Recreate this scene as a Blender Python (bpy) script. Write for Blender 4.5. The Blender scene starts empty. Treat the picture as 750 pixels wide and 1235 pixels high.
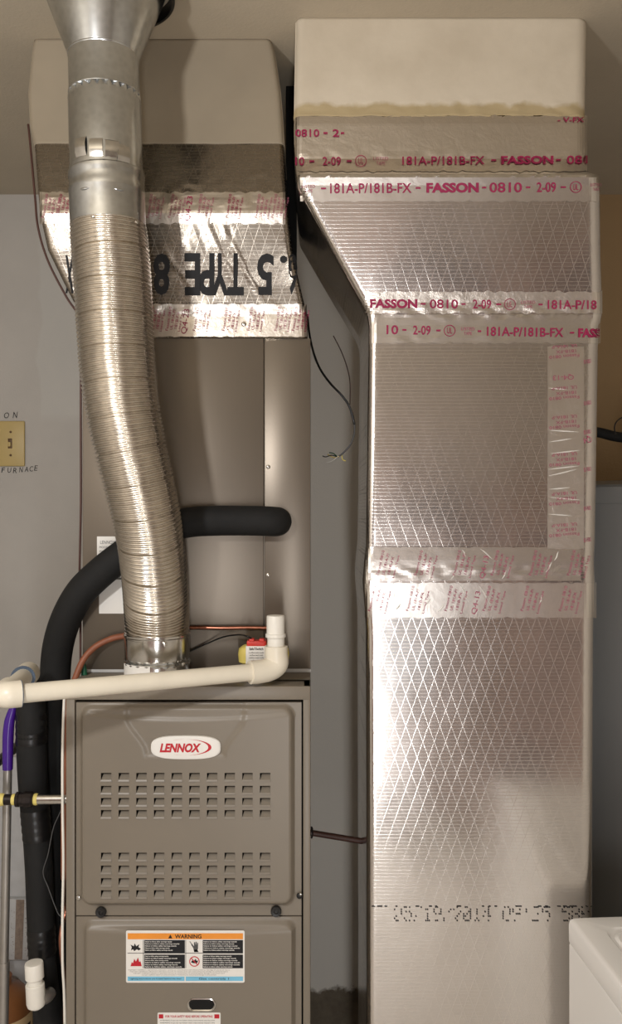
import bpy, bmesh, math, random
from math import sin, cos, pi, sqrt, radians, exp
from mathutils import Vector, Matrix, noise

random.seed(7)
C = bpy.context.scene.collection
S = bpy.context.scene

# ------------------------------------------------------------------ camera, light, exposure
F, EYE = 1050.0, 1.60          # focal length in pixels of the 750x1235 frame, eye height
CEIL, YW = 2.53, 2.55          # ceiling height, distance of the back wall
cam_data = bpy.data.cameras.new('camera')
cam = bpy.data.objects.new('camera', cam_data); C.objects.link(cam)
cam.location = (0, 0, EYE); cam.rotation_euler = (pi / 2, 0, 0)
cam_data.sensor_fit = 'VERTICAL'; cam_data.sensor_height = 24
cam_data.lens = F / 1235 * 24; cam_data.clip_start = .02
S.camera = cam
S.view_settings.view_transform = 'Standard'; S.view_settings.look = 'None'
S.view_settings.gamma = 1; S.view_settings.use_curve_mapping = False
S.view_settings.exposure = 0.06
w = bpy.data.worlds.new('world'); S.world = w; w.use_nodes = True
w.node_tree.nodes['Background'].inputs[0].default_value = (1, .93, .84, 1)
w.node_tree.nodes['Background'].inputs[1].default_value = .05
S.cycles.max_bounces = 8; S.cycles.diffuse_bounces = 4; S.cycles.glossy_bounces = 4
S.cycles.use_denoising = True
S.cycles.sample_clamp_indirect = 4
S.cycles.caustics_reflective = True; S.cycles.caustics_refractive = False


def lamp(name, loc, power, radius, col):
    d = bpy.data.lights.new(name, 'POINT'); d.energy = power; d.color = col; d.shadow_soft_size = radius
    o = bpy.data.objects.new(name, d); C.objects.link(o); o.location = loc
    return o


lamp('hanging_bulb', (-.66, .18, 1.99), 41, .05, (1, .99, .98))
# unseen fill panel added behind the camera to lift the lower half
ld = bpy.data.lights.new('rear_fill_light', 'AREA'); ld.shape = 'RECTANGLE'; ld.size = .13; ld.size_y = 1.2; ld.energy = 14; ld.color = (1, 1, 1)
lo = bpy.data.objects.new('rear_fill_light', ld); C.objects.link(lo); lo.location = (.09, -.93, .80); lo.rotation_euler = (pi / 2, 0, 0)


# ------------------------------------------------------------------ helpers
def lin(c):
    def g(v):
        v /= 255
        return v / 12.92 if v <= .04045 else ((v + .055) / 1.055) ** 2.4
    return (g(c[0]), g(c[1]), g(c[2]), 1)


def P(px, py, Y):
    return Vector(((px - 375) * Y / F, Y, EYE - (py - 617.5) * Y / F))


def X_(px, Y): return (px - 375) * Y / F
def Z_(py, Y): return EYE - (py - 617.5) * Y / F


def sm(a, b, t):
    t = max(0, min(1, (t - a) / (b - a)))
    return t * t * (3 - 2 * t)


def nz(x, y, z=0): return noise.noise(Vector((x, y, z)))


class NT:
    """little node-tree builder"""
    def __init__(s, name):
        s.m = bpy.data.materials.new(name); s.m.use_nodes = True
        s.t = s.m.node_tree; s.b = s.t.nodes['Principled BSDF']

    def n(s, typ, **kw):
        nd = s.t.nodes.new(typ)
        for k, v in kw.items():
            if k.startswith('i_'):
                key = k[2:]
                key = int(key) if key.isdigit() else key.replace('_', ' ')
                if isinstance(v, bpy.types.NodeSocket): s.t.links.new(v, nd.inputs[key])
                else: nd.inputs[key].default_value = v
            else: setattr(nd, k, v)
        return nd

    def link(s, a, b): s.t.links.new(a, b)

    def math(s, op, a, b=0.0, c=None):
        nd = s.n('ShaderNodeMath', operation=op)
        for i, v in enumerate((a, b) if c is None else (a, b, c)):
            if isinstance(v, bpy.types.NodeSocket): s.t.links.new(v, nd.inputs[i])
            else: nd.inputs[i].default_value = v
        return nd.outputs[0]

    def coord(s): return s.n('ShaderNodeTexCoord').outputs['Object']

    def noise(s, vec, scale, detail=3, rough=.5, dist=0):
        nd = s.n('ShaderNodeTexNoise', i_Vector=vec, i_Scale=scale, i_Detail=detail, i_Roughness=rough, i_Distortion=dist)
        return nd.outputs['Fac']

    def mix(s, fac, a, b):
        nd = s.n('ShaderNodeMix', data_type='RGBA')
        for sock, v in ((nd.inputs[0], fac), (nd.inputs[6], a), (nd.inputs[7], b)):
            if isinstance(v, bpy.types.NodeSocket): s.t.links.new(v, sock)
            else: sock.default_value = v
        return nd.outputs[2]

    def ramp(s, fac, stops):
        nd = s.n('ShaderNodeValToRGB', i_Fac=fac)
        e = nd.color_ramp.elements
        while len(e) < len(stops): e.new(.5)
        for q, (p, c) in zip(e, stops): q.position = p; q.color = c if len(c) == 4 else (*c, 1)
        return nd.outputs[0]

    def bump(s, h, strength, dist=.001, normal=None):
        nd = s.n('ShaderNodeBump', i_Height=h, i_Strength=strength, i_Distance=dist)
        if normal is not None: s.link(normal, nd.inputs['Normal'])
        return nd.outputs[0]

    def set(s, **kw):
        for k, v in kw.items():
            sock = s.b.inputs[k.replace('_', ' ')]
            if isinstance(v, bpy.types.NodeSocket): s.link(v, sock)
            else: sock.default_value = v
        return s.m


def simple(name, rgb, rough=.5, metal=0., var=.06, scale=30, bump=0., spec=.5, bscale=None):
    """plain paint/plastic/metal with a little procedural tone variation"""
    k = NT(name); co = k.coord()
    c = lin(rgb)
    n = k.noise(co, scale, 4)
    d = tuple(v * (1 - var) for v in c[:3]) + (1,); u = tuple(min(1, v * (1 + var)) for v in c[:3]) + (1,)
    k.set(Base_Color=k.ramp(n, [(.3, d), (.7, u)]), Roughness=rough, Metallic=metal)
    k.b.inputs['Specular IOR Level'].default_value = spec
    if bump: k.set(Normal=k.bump(k.noise(co, bscale or scale * 6, 3), bump, .001))
    return k.m


def mat_wall(name, rgb, band=True):
    k = NT(name); co = k.coord(); c = lin(rgb)
    n1 = k.noise(co, 2.2, 4, .6); n2 = k.noise(co, 160, 2)
    col = k.ramp(n1, [(.3, tuple(v * .9 for v in c[:3]) + (1,)), (.7, tuple(min(1, v * 1.06) for v in c[:3]) + (1,))])
    if band:
        sep = k.n('ShaderNodeSeparateXYZ', i_Vector=co)
        zz = k.math('ADD', sep.outputs[2], k.math('MULTIPLY', k.math('SUBTRACT', k.noise(co, 18, 5, .7), .5), .09))
        mask = k.math('SUBTRACT', 1.0, k.n('ShaderNodeMapRange', i_0=zz, i_1=.195, i_2=.212).outputs[0])
        conc = k.ramp(k.noise(co, 14, 6, .7), [(.3, lin((98, 88, 74))), (.7, lin((134, 122, 104)))])
        # a brighter touch-up coat rolled on at the left of the plenum
        xx = k.math('ADD', sep.outputs[0], k.math('MULTIPLY', k.math('SUBTRACT', k.noise(co, 9, 3), .5), .05))
        pm = k.math('MULTIPLY', k.n('ShaderNodeMapRange', i_0=xx, i_1=-.80, i_2=-.79).outputs[0],
                    k.n('ShaderNodeMapRange', i_0=sep.outputs[2], i_1=1.86, i_2=1.89).outputs[0])
        pm = k.math('MULTIPLY', pm, k.n('ShaderNodeMapRange', i_0=xx, i_1=-.60, i_2=-.62).outputs[0])
        # white furnace-to-duct gap, colour brightened in place of light, tan paint further right
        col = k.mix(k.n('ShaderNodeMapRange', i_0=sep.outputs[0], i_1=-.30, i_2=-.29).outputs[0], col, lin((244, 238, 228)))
        col = k.mix(k.n('ShaderNodeMapRange', i_0=sep.outputs[0], i_1=.55, i_2=.56).outputs[0], col, lin((170, 142, 104)))
        col = k.mix(k.math('MULTIPLY', pm, .5), col, lin((196, 194, 188)))
        col = k.mix(mask, col, conc)                      # unpainted concrete along the foot of the wall
    return k.set(Base_Color=col, Roughness=.8, Normal=k.bump(k.math('ADD', n2, k.math('MULTIPLY', n1, 2.)), .25, .002))


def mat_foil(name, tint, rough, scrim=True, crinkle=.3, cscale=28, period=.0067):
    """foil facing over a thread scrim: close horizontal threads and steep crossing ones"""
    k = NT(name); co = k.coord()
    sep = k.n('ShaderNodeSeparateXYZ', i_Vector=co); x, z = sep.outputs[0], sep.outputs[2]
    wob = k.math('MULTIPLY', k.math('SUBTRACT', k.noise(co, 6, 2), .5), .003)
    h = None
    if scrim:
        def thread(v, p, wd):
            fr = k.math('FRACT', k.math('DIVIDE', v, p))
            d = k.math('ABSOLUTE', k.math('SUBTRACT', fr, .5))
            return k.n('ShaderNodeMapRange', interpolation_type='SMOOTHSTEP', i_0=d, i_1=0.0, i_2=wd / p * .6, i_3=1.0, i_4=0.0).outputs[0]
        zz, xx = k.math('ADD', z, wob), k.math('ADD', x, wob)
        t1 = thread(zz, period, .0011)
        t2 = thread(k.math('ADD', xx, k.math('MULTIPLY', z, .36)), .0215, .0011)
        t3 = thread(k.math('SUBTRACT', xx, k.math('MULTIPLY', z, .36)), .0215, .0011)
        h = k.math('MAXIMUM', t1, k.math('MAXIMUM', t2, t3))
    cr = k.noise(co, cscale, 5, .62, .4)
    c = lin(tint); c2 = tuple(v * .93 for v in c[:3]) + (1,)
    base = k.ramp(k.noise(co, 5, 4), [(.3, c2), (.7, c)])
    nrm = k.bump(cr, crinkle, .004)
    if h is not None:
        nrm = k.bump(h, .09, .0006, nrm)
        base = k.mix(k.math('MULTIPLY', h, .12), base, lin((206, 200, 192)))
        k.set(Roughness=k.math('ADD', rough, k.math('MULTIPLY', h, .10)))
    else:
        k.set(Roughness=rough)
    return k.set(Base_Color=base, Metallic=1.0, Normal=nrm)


M = {}
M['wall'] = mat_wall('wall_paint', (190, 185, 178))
M['wall2'] = mat_wall('room_wall_paint', (205, 198, 188), False)
M['ceil'] = mat_wall('ceiling_paint', (186, 174, 154), False)
M['floor'] = simple('pale_floor', (206, 200, 192), .6, var=.06, scale=9, bump=.1)
M['panelw'] = simple('white_board', (196, 196, 196), .6)
M['foil'] = mat_foil('scrim_foil', (226, 221, 216), .17, True, .05, 9)
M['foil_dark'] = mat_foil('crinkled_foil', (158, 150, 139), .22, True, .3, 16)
M['tape'] = mat_foil('foil_tape', (232, 227, 220), .26, False, .10, 30)
M['tape_old'] = mat_foil('wrinkled_foil_tape', (228, 221, 212), .30, False, .32, 34)
M['galv'] = None


def mat_galv(name, tint, rough):
    k = NT(name); co = k.coord(); c = lin(tint)
    v = k.n('ShaderNodeTexVoronoi', i_Vector=co, i_Scale=90.0)
    n = k.noise(co, 14, 3)
    col = k.ramp(k.math('ADD', k.math('MULTIPLY', v.outputs['Distance'], .5), k.math('MULTIPLY', n, .6)),
                 [(.2, tuple(q * .8 for q in c[:3]) + (1,)), (.75, c)])
    return k.set(Base_Color=col, Metallic=1.0, Roughness=rough, Normal=k.bump(n, .05, .004))


M['galv'] = mat_galv('galvanised_steel', (206, 209, 210), .22)
M['alu'] = mat_galv('flexible_aluminium', (222, 215, 204), .24)
M['chrome'] = mat_galv('bright_steel', (215, 213, 208), .18)


def mat_mastic():
    k = NT('painted_board'); co = k.coord(); sep = k.n('ShaderNodeSeparateXYZ', i_Vector=co)
    base = k.ramp(k.noise(co, 6, 5, .6), [(.3, lin((196, 184, 164))), (.7, lin((214, 203, 184)))])
    zz = k.math('ADD', sep.outputs[2], k.math('MULTIPLY', k.math('SUBTRACT', k.noise(co, 30, 4), .5), .03))
    mask = k.n('ShaderNodeMapRange', i_0=zz, i_1=2.372, i_2=2.362).outputs[0]
    col = k.mix(mask, base, lin((176, 158, 122)))
    return k.set(Base_Color=col, Roughness=.75, Normal=k.bump(k.noise(co, 40, 4), .35, .002))


M['mastic'] = mat_mastic()
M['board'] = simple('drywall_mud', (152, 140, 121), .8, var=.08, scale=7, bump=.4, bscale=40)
M['taupe'] = simple('taupe_enamel', (125, 116, 103), .38, var=.03, scale=6, bump=.04, bscale=300)
M['taupe_flat'] = simple('taupe_sheet', (116, 107, 96), .36, metal=.6, var=.04, scale=5, bump=.04, bscale=300)
M['fold'] = simple('fold_highlight', (240, 238, 234), .5, metal=.4)  # whitened colour stands in for the glint on creased tape
M['dark'] = simple('black_void', (10, 9, 8), .9)
M['black'] = simple('black_rubber', (15, 15, 15), .8, var=.2, scale=60, bump=.25, bscale=220)
M['blacktape'] = simple('black_tape', (18, 18, 19), .35, var=.2, scale=40, bump=.3, bscale=90)
M['blackplastic'] = simple('black_plastic', (20, 20, 20), .4)
M['pvc'] = simple('white_pvc', (232, 224, 206), .35, var=.03, scale=25)
M['pvc_w'] = simple('bright_pvc', (236, 232, 222), .4, var=.03)
M['primer'] = simple('blue_primer', (72, 88, 108), .5)
M['copper'] = simple('copper', (168, 112, 92), .3, metal=1, var=.25, scale=40)
M['copper_ins'] = simple('orange_jacket', (146, 88, 62), .5, var=.12, scale=50)
M['brownwire'] = simple('brown_cable', (74, 44, 36), .5)
M['white'] = simple('white_label', (235, 232, 226), .55, var=.01)
M['enamel'] = simple('white_enamel', (240, 238, 234), .2, var=.01, scale=4)
M['red'] = simple('red_ink', (190, 20, 38), .5)
M['redp'] = simple('red_plastic', (205, 50, 38), .45)
M['pink'] = simple('magenta_ink', (150, 22, 74), .6)
M['pinkl'] = simple('faded_magenta_ink', (168, 92, 112), .6, var=.2, scale=200)
M['ink'] = simple('black_ink', (16, 16, 20), .7, var=.3, scale=200)
M['greyink'] = simple('grey_ink', (80, 80, 80), .7)
M['orange'] = simple('orange_print', (238, 150, 50), .5)
M['blue'] = simple('light_blue_print', (120, 192, 224), .5)
M['yellow'] = simple('yellow_plastic', (226, 206, 110), .5)
M['ytape'] = simple('yellow_sealant', (226, 208, 120), .6)
M['iron'] = simple('black_iron', (44, 38, 36), .4, metal=.6, var=.3, scale=60, bump=.3)
M['ivory'] = simple('ivory_plastic', (192, 168, 108), .4, var=.03)
M['ivory_d'] = simple('brown_slot', (96, 70, 40), .5)
M['purple'] = simple('purple_plastic', (66, 28, 132), .25)
M['pole'] = simple('grey_metal_tube', (168, 164, 158), .35, metal=.7)
M['tank'] = simple('grey_tank_paint', (132, 134, 135), .35, var=.03, scale=4)
M['brown'] = simple('brown_plastic', (142, 92, 54), .35)
M['cream'] = simple('cream_paper', (224, 196, 150), .6)
M['lilac'] = simple('lilac_print', (150, 146, 190), .6)
M['media'] = simple('dusty_filter', (140, 124, 112), .9, var=.2, scale=90)
M['green'] = simple('green_plastic', (20, 92, 62), .4)
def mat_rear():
    k = NT('rear_wall_reflections'); co = k.coord(); sep = k.n('ShaderNodeSeparateXYZ', i_Vector=co)
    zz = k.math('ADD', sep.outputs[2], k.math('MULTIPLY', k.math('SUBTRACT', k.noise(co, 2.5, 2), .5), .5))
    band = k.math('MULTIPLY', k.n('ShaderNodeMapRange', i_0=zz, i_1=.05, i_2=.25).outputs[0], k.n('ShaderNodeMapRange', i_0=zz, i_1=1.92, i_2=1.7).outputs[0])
    cl = k.ramp(k.noise(k.n('ShaderNodeMapping', i_Vector=co, i_Location=(.3, 0, .2)).outputs[0], 1.5, 1.5, .5, .2), [(.30, lin((26, 32, 52))), (.43, lin((66, 68, 78))), (.53, lin((214, 186, 178))), (.64, lin((120, 96, 76)))])  # made-up blotches on the unseen wall, there to colour the foil reflections
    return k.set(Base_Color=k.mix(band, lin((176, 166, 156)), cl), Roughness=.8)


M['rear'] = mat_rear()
M['door'] = simple('dark_door', (92, 78, 70), .5, var=.1, scale=5)


def link(name, verts, faces, mats, parent=None, smooth=None, idx=None):
    me = bpy.data.meshes.new(name)
    base = parent.matrix_world.translation if parent is not None else Vector((0, 0, 0))
    p = parent; base = Vector((0, 0, 0))
    while p is not None: base += p.location; p = p.parent
    me.from_pydata([tuple(Vector(v) - base) for v in verts], [], faces)
    if not isinstance(mats, (list, tuple)): mats = [mats]
    for m in mats: me.materials.append(m)
    if idx: me.polygons.foreach_set('material_index', idx)
    me.update()
    if smooth is not None:
        me.polygons.foreach_set('use_smooth', [True] * len(me.polygons))
        if smooth < 3.1: me.set_sharp_from_angle(angle=smooth)
    o = bpy.data.objects.new(name, me); C.objects.link(o)
    if parent is not None: o.parent = parent
    return o


def tag(o, label, cat, group=None):
    o['label'] = label; o['category'] = cat
    if group: o['group'] = group
    return o


def thing(name, label, cat, loc=(0, 0, 0), group=None):
    o = bpy.data.objects.new(name, None); C.objects.link(o); o.location = loc
    o.empty_display_size = .05
    return tag(o, label, cat, group)


def struct(o): o['kind'] = 'structure'; return o


class MB:
    def __init__(s): s.v = []; s.f = []; s.m = []; s.cm = 0

    def add(s, vs, fs):
        k = len(s.v); s.v += [Vector(v) for v in vs]
        for f in fs: s.f.append([i + k for i in f]); s.m.append(s.cm)
        return s

    def rings(s, rings, cap0=True, cap1=True, closed=True):
        n = len(rings[0]); vs = [v for r in rings for v in r]; fs = []
        for i in range(len(rings) - 1):
            for j in range(n if closed else n - 1):
                a = i * n + j; b = i * n + (j + 1) % n
                fs.append([a, b, b + n, a + n])
        if cap0: fs.append(list(range(n))[::-1])
        if cap1: fs.append([(len(rings) - 1) * n + j for j in range(n)])
        return s.add(vs, fs)

    def box(s, x0, x1, y0, y1, z0, z1, bev=0.0, seg=2):
        bm = bmesh.new()
        vs = [bm.verts.new((x, y, z)) for z in (z0, z1) for x, y in ((x0, y0), (x1, y0), (x1, y1), (x0, y1))]
        for f in ((3, 2, 1, 0), (4, 5, 6, 7), (0, 1, 5, 4), (1, 2, 6, 5), (2, 3, 7, 6), (3, 0, 4, 7)):
            bm.faces.new([vs[i] for i in f])
        if bev: bmesh.ops.bevel(bm, geom=bm.edges[:], offset=bev, segments=seg, profile=.5, affect='EDGES')
        bm.verts.index_update()
        s.add([v.co.copy() for v in bm.verts], [[v.index for v in f.verts] for f in bm.faces]); bm.free()
        return s

    def tube(s, pts, r, seg=20, sub=8, cap=True, prof=None):
        """smooth tube through the points; r a number or one per point; prof(t_len, angle)->extra radius"""
        path, rad = spline(pts, r, sub)
        up = Vector((0, 1, 0)) if abs((path[1] - path[0]).normalized().y) < .9 else Vector((1, 0, 0))
        t0 = (path[1] - path[0]).normalized(); u = (up - up.dot(t0) * t0).normalized()
        rings = []; L = 0
        for i, p in enumerate(path):
            a = path[max(0, i - 1)]; b = path[min(len(path) - 1, i + 1)]
            t = (b - a).normalized(); u = (u - u.dot(t) * t).normalized(); v = t.cross(u)
            if i: L += (p - path[i - 1]).length
            ring = []
            for j in range(seg):
                an = 2 * pi * j / seg; rr = rad[i] + (prof(L, an) if prof else 0)
                ring.append(p + (u * cos(an) + v * sin(an)) * rr)
            rings.append(ring)
        return s.rings(rings, cap, cap)

    def lathe(s, prof, o, axis=Vector((0, 0, 1)), seg=40, cap=True, mod=None):
        """prof: list of (radius, height along axis)"""
        axis = Vector(axis).normalized()
        u = axis.orthogonal().normalized()
        if abs(axis.z) > .9: u = Vector((1, 0, 0)); u = (u - u.dot(axis) * axis).normalized()
        v = axis.cross(u); o = Vector(o)
        rings = []
        for i, (r, h) in enumerate(prof):
            rings.append([o + axis * h + (u * cos(a) + v * sin(a)) * (r + (mod(i, a) if mod else 0))
                          for a in (2 * pi * j / seg for j in range(seg))])
        return s.rings(rings, cap, cap)

    def ball(s, c, r, sc=(1, 1, 1), seg=14):
        pr = [(max(1e-5, sin(pi * i / 10)) * r, -cos(pi * i / 10) * r) for i in range(11)]
        k = len(s.v); s.lathe(pr, (0, 0, 0), seg=seg)
        for i in range(k, len(s.v)):
            q = s.v[i]; s.v[i] = Vector((q.x * sc[0], q.y * sc[1], q.z * sc[2])) + Vector(c)
        return s

    def build(s, name, mats, parent=None, smooth=.7):
        o = link(name, s.v, s.f, mats, parent, smooth, s.m if any(s.m) else None)
        bm = bmesh.new(); bm.from_mesh(o.data)
        bmesh.ops.recalc_face_normals(bm, faces=bm.faces); bm.to_mesh(o.data); bm.free()
        return o


def spline(pts, r, sub):
    pts = [Vector(p) for p in pts]; n = len(pts)
    rs = list(r) if isinstance(r, (list, tuple)) else [r] * n
    if sub <= 1 or n < 3:
        return pts, rs
    out, ro = [], []
    for i in range(n - 1):
        p0, p1, p2, p3 = pts[max(0, i - 1)], pts[i], pts[i + 1], pts[min(n - 1, i + 2)]
        for k in range(sub):
            t = k / sub
            out.append(.5 * ((2 * p1) + (p2 - p0) * t + (2 * p0 - 5 * p1 + 4 * p2 - p3) * t * t + (3 * p1 - p0 - 3 * p2 + p3) * t ** 3))
            ro.append(rs[i] + (rs[i + 1] - rs[i]) * t)
    out.append(pts[-1]); ro.append(rs[-1])
    return out, ro


# ---- lettering -----------------------------------------------------------------------------
_tc = {}


def text_geo(s, bold=0.0, shear=0.0):
    key = (s, bold, shear)
    if key in _tc: return _tc[key]
    cu = bpy.data.curves.new('txt', 'FONT'); cu.body = s; cu.size = 1; cu.offset = bold; cu.shear = shear
    cu.resolution_u = 3
    o = bpy.data.objects.new('txt', cu); C.objects.link(o)
    bpy.context.view_layer.update()
    me = bpy.data.meshes.new_from_object(o.evaluated_get(bpy.context.evaluated_depsgraph_get()))
    vs = [(v.co.x, v.co.y) for v in me.vertices]; fs = [list(p.vertices) for p in me.polygons]
    bpy.data.objects.remove(o); bpy.data.curves.remove(cu); bpy.data.meshes.remove(me)
    if not vs: return [], []
    x0 = min(v[0] for v in vs); x1 = max(v[0] for v in vs); y0 = min(v[1] for v in vs); y1 = max(v[1] for v in vs)
    vs = [((x - x0) / (x1 - x0 or 1), (y - y0) / (y1 - y0 or 1)) for x, y in vs]
    _tc[key] = (vs, fs)
    return vs, fs


class Decal:
    """flat printed shapes laid on a surface y = surf(x, z)"""
    def __init__(s, surf, off=.0006, lay=.0004): s.surf = surf; s.off = off; s.lay = lay; s.mb = MB(); s.mats = []

    def at(s, px, py, layer=0):
        y = 1.6
        for _ in range(5): y = s.surf(X_(px, y), Z_(py, y))
        p = P(px, py, y)
        p.y -= s.off + layer * s.lay
        return p

    def _m(s, m):
        if m not in s.mats: s.mats.append(m)
        s.mb.cm = s.mats.index(m)

    def poly(s, pts, m, layer=0):
        s._m(m); s.mb.add([s.at(x, y, layer) for x, y in pts], [list(range(len(pts)))])

    def rect(s, x0, y0, x1, y1, m, layer=0): s.poly([(x0, y1), (x1, y1), (x1, y0), (x0, y0)], m, layer)

    def rrect(s, x0, y0, x1, y1, r, m, layer=0):
        pts = []
        for cx, cy, a0 in ((x1 - r, y1 - r, 0), (x0 + r, y1 - r, 90), (x0 + r, y0 + r, 180), (x1 - r, y0 + r, 270)):
            pts += [(cx + r * cos(radians(a0 + 15 * k)), cy + r * sin(radians(a0 + 15 * k))) for k in range(7)]
        s.poly(pts[::-1], m, layer)

    def grid(s, x0, y0, x1, y1, m, step=3, layer=0, edge=None):
        nx = max(2, int(abs(x1 - x0) / step)); ny = max(2, int(abs(y1 - y0) / step)); vs = []; fs = []
        for j in range(ny + 1):
            for i in range(nx + 1):
                x = x0 + (x1 - x0) * i / nx; y = y0 + (y1 - y0) * j / ny
                if edge and j in (0, ny): y += edge * nz(x * .13, y, 3)
                vs.append(s.at(x, y, layer))
        for j in range(ny):
            for i in range(nx):
                a = j * (nx + 1) + i; fs.append([a + nx + 1, a + nx + 2, a + 1, a])
        s._m(m); s.mb.add(vs, fs)

    def text(s, t, cx, cy, wd, ht, m, layer=1, rot=0.0, bold=0.0, shear=0.0):
        """centre, width and height in pixels; rot in degrees, counter-clockwise as seen"""
        vs, fs = text_geo(t, bold, shear)
        if not vs: return
        c, q = cos(radians(rot)), sin(radians(rot)); s._m(m)
        out = []
        for u, v in vs:
            a, b = (u - .5) * wd, (v - .5) * ht
            out.append(s.at(cx + a * c - b * q, cy - (a * q + b * c), layer))
        s.mb.add(out, fs)

    def ring(s, cx, cy, r, wd, m, layer=1, rx=1.0):
        n = 20; s._m(m)
        vs = [s.at(cx + rx * rr * cos(2 * pi * k / n), cy + rr * sin(2 * pi * k / n), layer) for rr in (r, r - wd) for k in range(n)]
        s.mb.add(vs, [[k, (k + 1) % n, n + (k + 1) % n, n + k] for k in range(n)])

    def dash(s, x, y, m, ln=5, th=1.8): s.rect(x - ln / 2, y - th / 2, x + ln / 2, y + th / 2, m, 1)

    def fold(s, x0, y0, x1, y1, w_, m, up=.0012):
        """a small raised fold of tape"""
        s._m(m); L_ = math.hypot(x1 - x0, y1 - y0); ux, uy = -(y1 - y0) / L_ * w_, (x1 - x0) / L_ * w_; vs = []
        for k in range(6):
            t = k / 5; cx, cy = x0 + (x1 - x0) * t + .8 * sin(t * 5), y0 + (y1 - y0) * t; q = sin(pi * (t * .9 + .05))
            for e in (-1, 0, 1):
                p = s.at(cx + ux * e * q, cy + uy * e * q, 0)
                if e == 0: p.y -= up * q
                vs.append(p)
        s.mb.add(vs, [[k * 3 + j, k * 3 + j + 1, k * 3 + j + 4, k * 3 + j + 3] for k in range(5) for j in (0, 1)])

    def build(s, name, parent): return link(name, s.mb.v, s.mb.f, s.mats, parent, None, s.mb.m)


def screw(parent, c, r, m, name='screw', axis=(0, -1, 0)):
    return MB().lathe([(r * .9, -.001), (r, .0005), (r * .9, .0018), (r * .5, .0026), (r * .25, .0027), (r * .2, .002)], c, axis, 14).build(name, m, parent, .5)


# ------------------------------------------------------------------ room shell
def slab(name, x0, x1, y0, y1, z0, z1, m): return struct(MB().box(x0, x1, y0, y1, z0, z1).build(name, m, None, None))


XL, XR, YB = -1.35, 1.55, -.95
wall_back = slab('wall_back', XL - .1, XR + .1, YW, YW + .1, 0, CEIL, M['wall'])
slab('wall_left', XL - .1, XL, YB, YW, 0, CEIL, M['wall2'])
slab('wall_right', XR, XR + .1, YB, YW, 0, CEIL, M['wall2'])
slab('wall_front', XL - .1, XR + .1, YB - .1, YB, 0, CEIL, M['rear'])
slab('ceiling', XL - .1, XR + .1, YB - .1, YW + .1, CEIL, CEIL + .1, M['ceil'])
slab('floor', XL - .1, XR + .1, YB - .1, YW + .1, -.1, 0, M['floor'])
wd_ = Decal(lambda x, z: YW)
zt = 913
trim = struct(MB().box(XL, X_(60, YW), YW - .012, YW, Z_(1188, YW - .012), Z_(zt, YW - .012), .002).build('trim_1', M['panelw'], None, .5))
hw = Decal(lambda x, z: YW, .0006)
hw.text('O', 8, 501, 6, 7, M['ink'], shear=.2); hw.text('N', 18.5, 500.5, 6, 7.5, M['ink'], shear=.2)
for ch, x, y in zip('FURNACE', (4, 11.5, 18, 25.5, 32, 38, 43.5), (567, 567, 567.5, 566.5, 566, 565.5, 564.5)):
    hw.text(ch, x, y, 4.6, 6.2, M['ink'], shear=.15)
o = hw.build('handwriting', wall_back)

# light switch -------------------------------------------------------------------------------
sw = thing('light_switch', 'ivory toggle light switch plate on the left wall between handwritten words', 'light switch', P(14, 535, YW))
MB().box(X_(-18, YW), X_(30.5, YW), YW - .007, YW, Z_(562.5, YW), Z_(508, YW), .003, 3).build('cover_plate', M['ivory'], sw)
MB().box(X_(10.6, YW), X_(15.6, YW), YW - .0085, YW - .006, Z_(541, YW), Z_(529, YW), .0008).build('slot', M['ivory_d'], sw)
MB().box(X_(11.6, YW), X_(14.8, YW), YW - .017, YW - .006, Z_(539, YW), Z_(533.5, YW), .001).build('toggle', M['ivory'], sw)
for y in (521, 549): screw(sw, P(12.8, y, YW - .0075), .0035, M['ivory_d'])


# ------------------------------------------------------------------ insulated ducts
def interp(secs, z):
    if z >= secs[0][0]: return secs[0][1:]
    for a, b in zip(secs, secs[1:]):
        if z >= b[0]:
            t = (a[0] - z) / (a[0] - b[0])
            return tuple(p + (q - p) * t for p, q in zip(a[1:], b[1:]))
    return secs[-1][1:]


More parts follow.
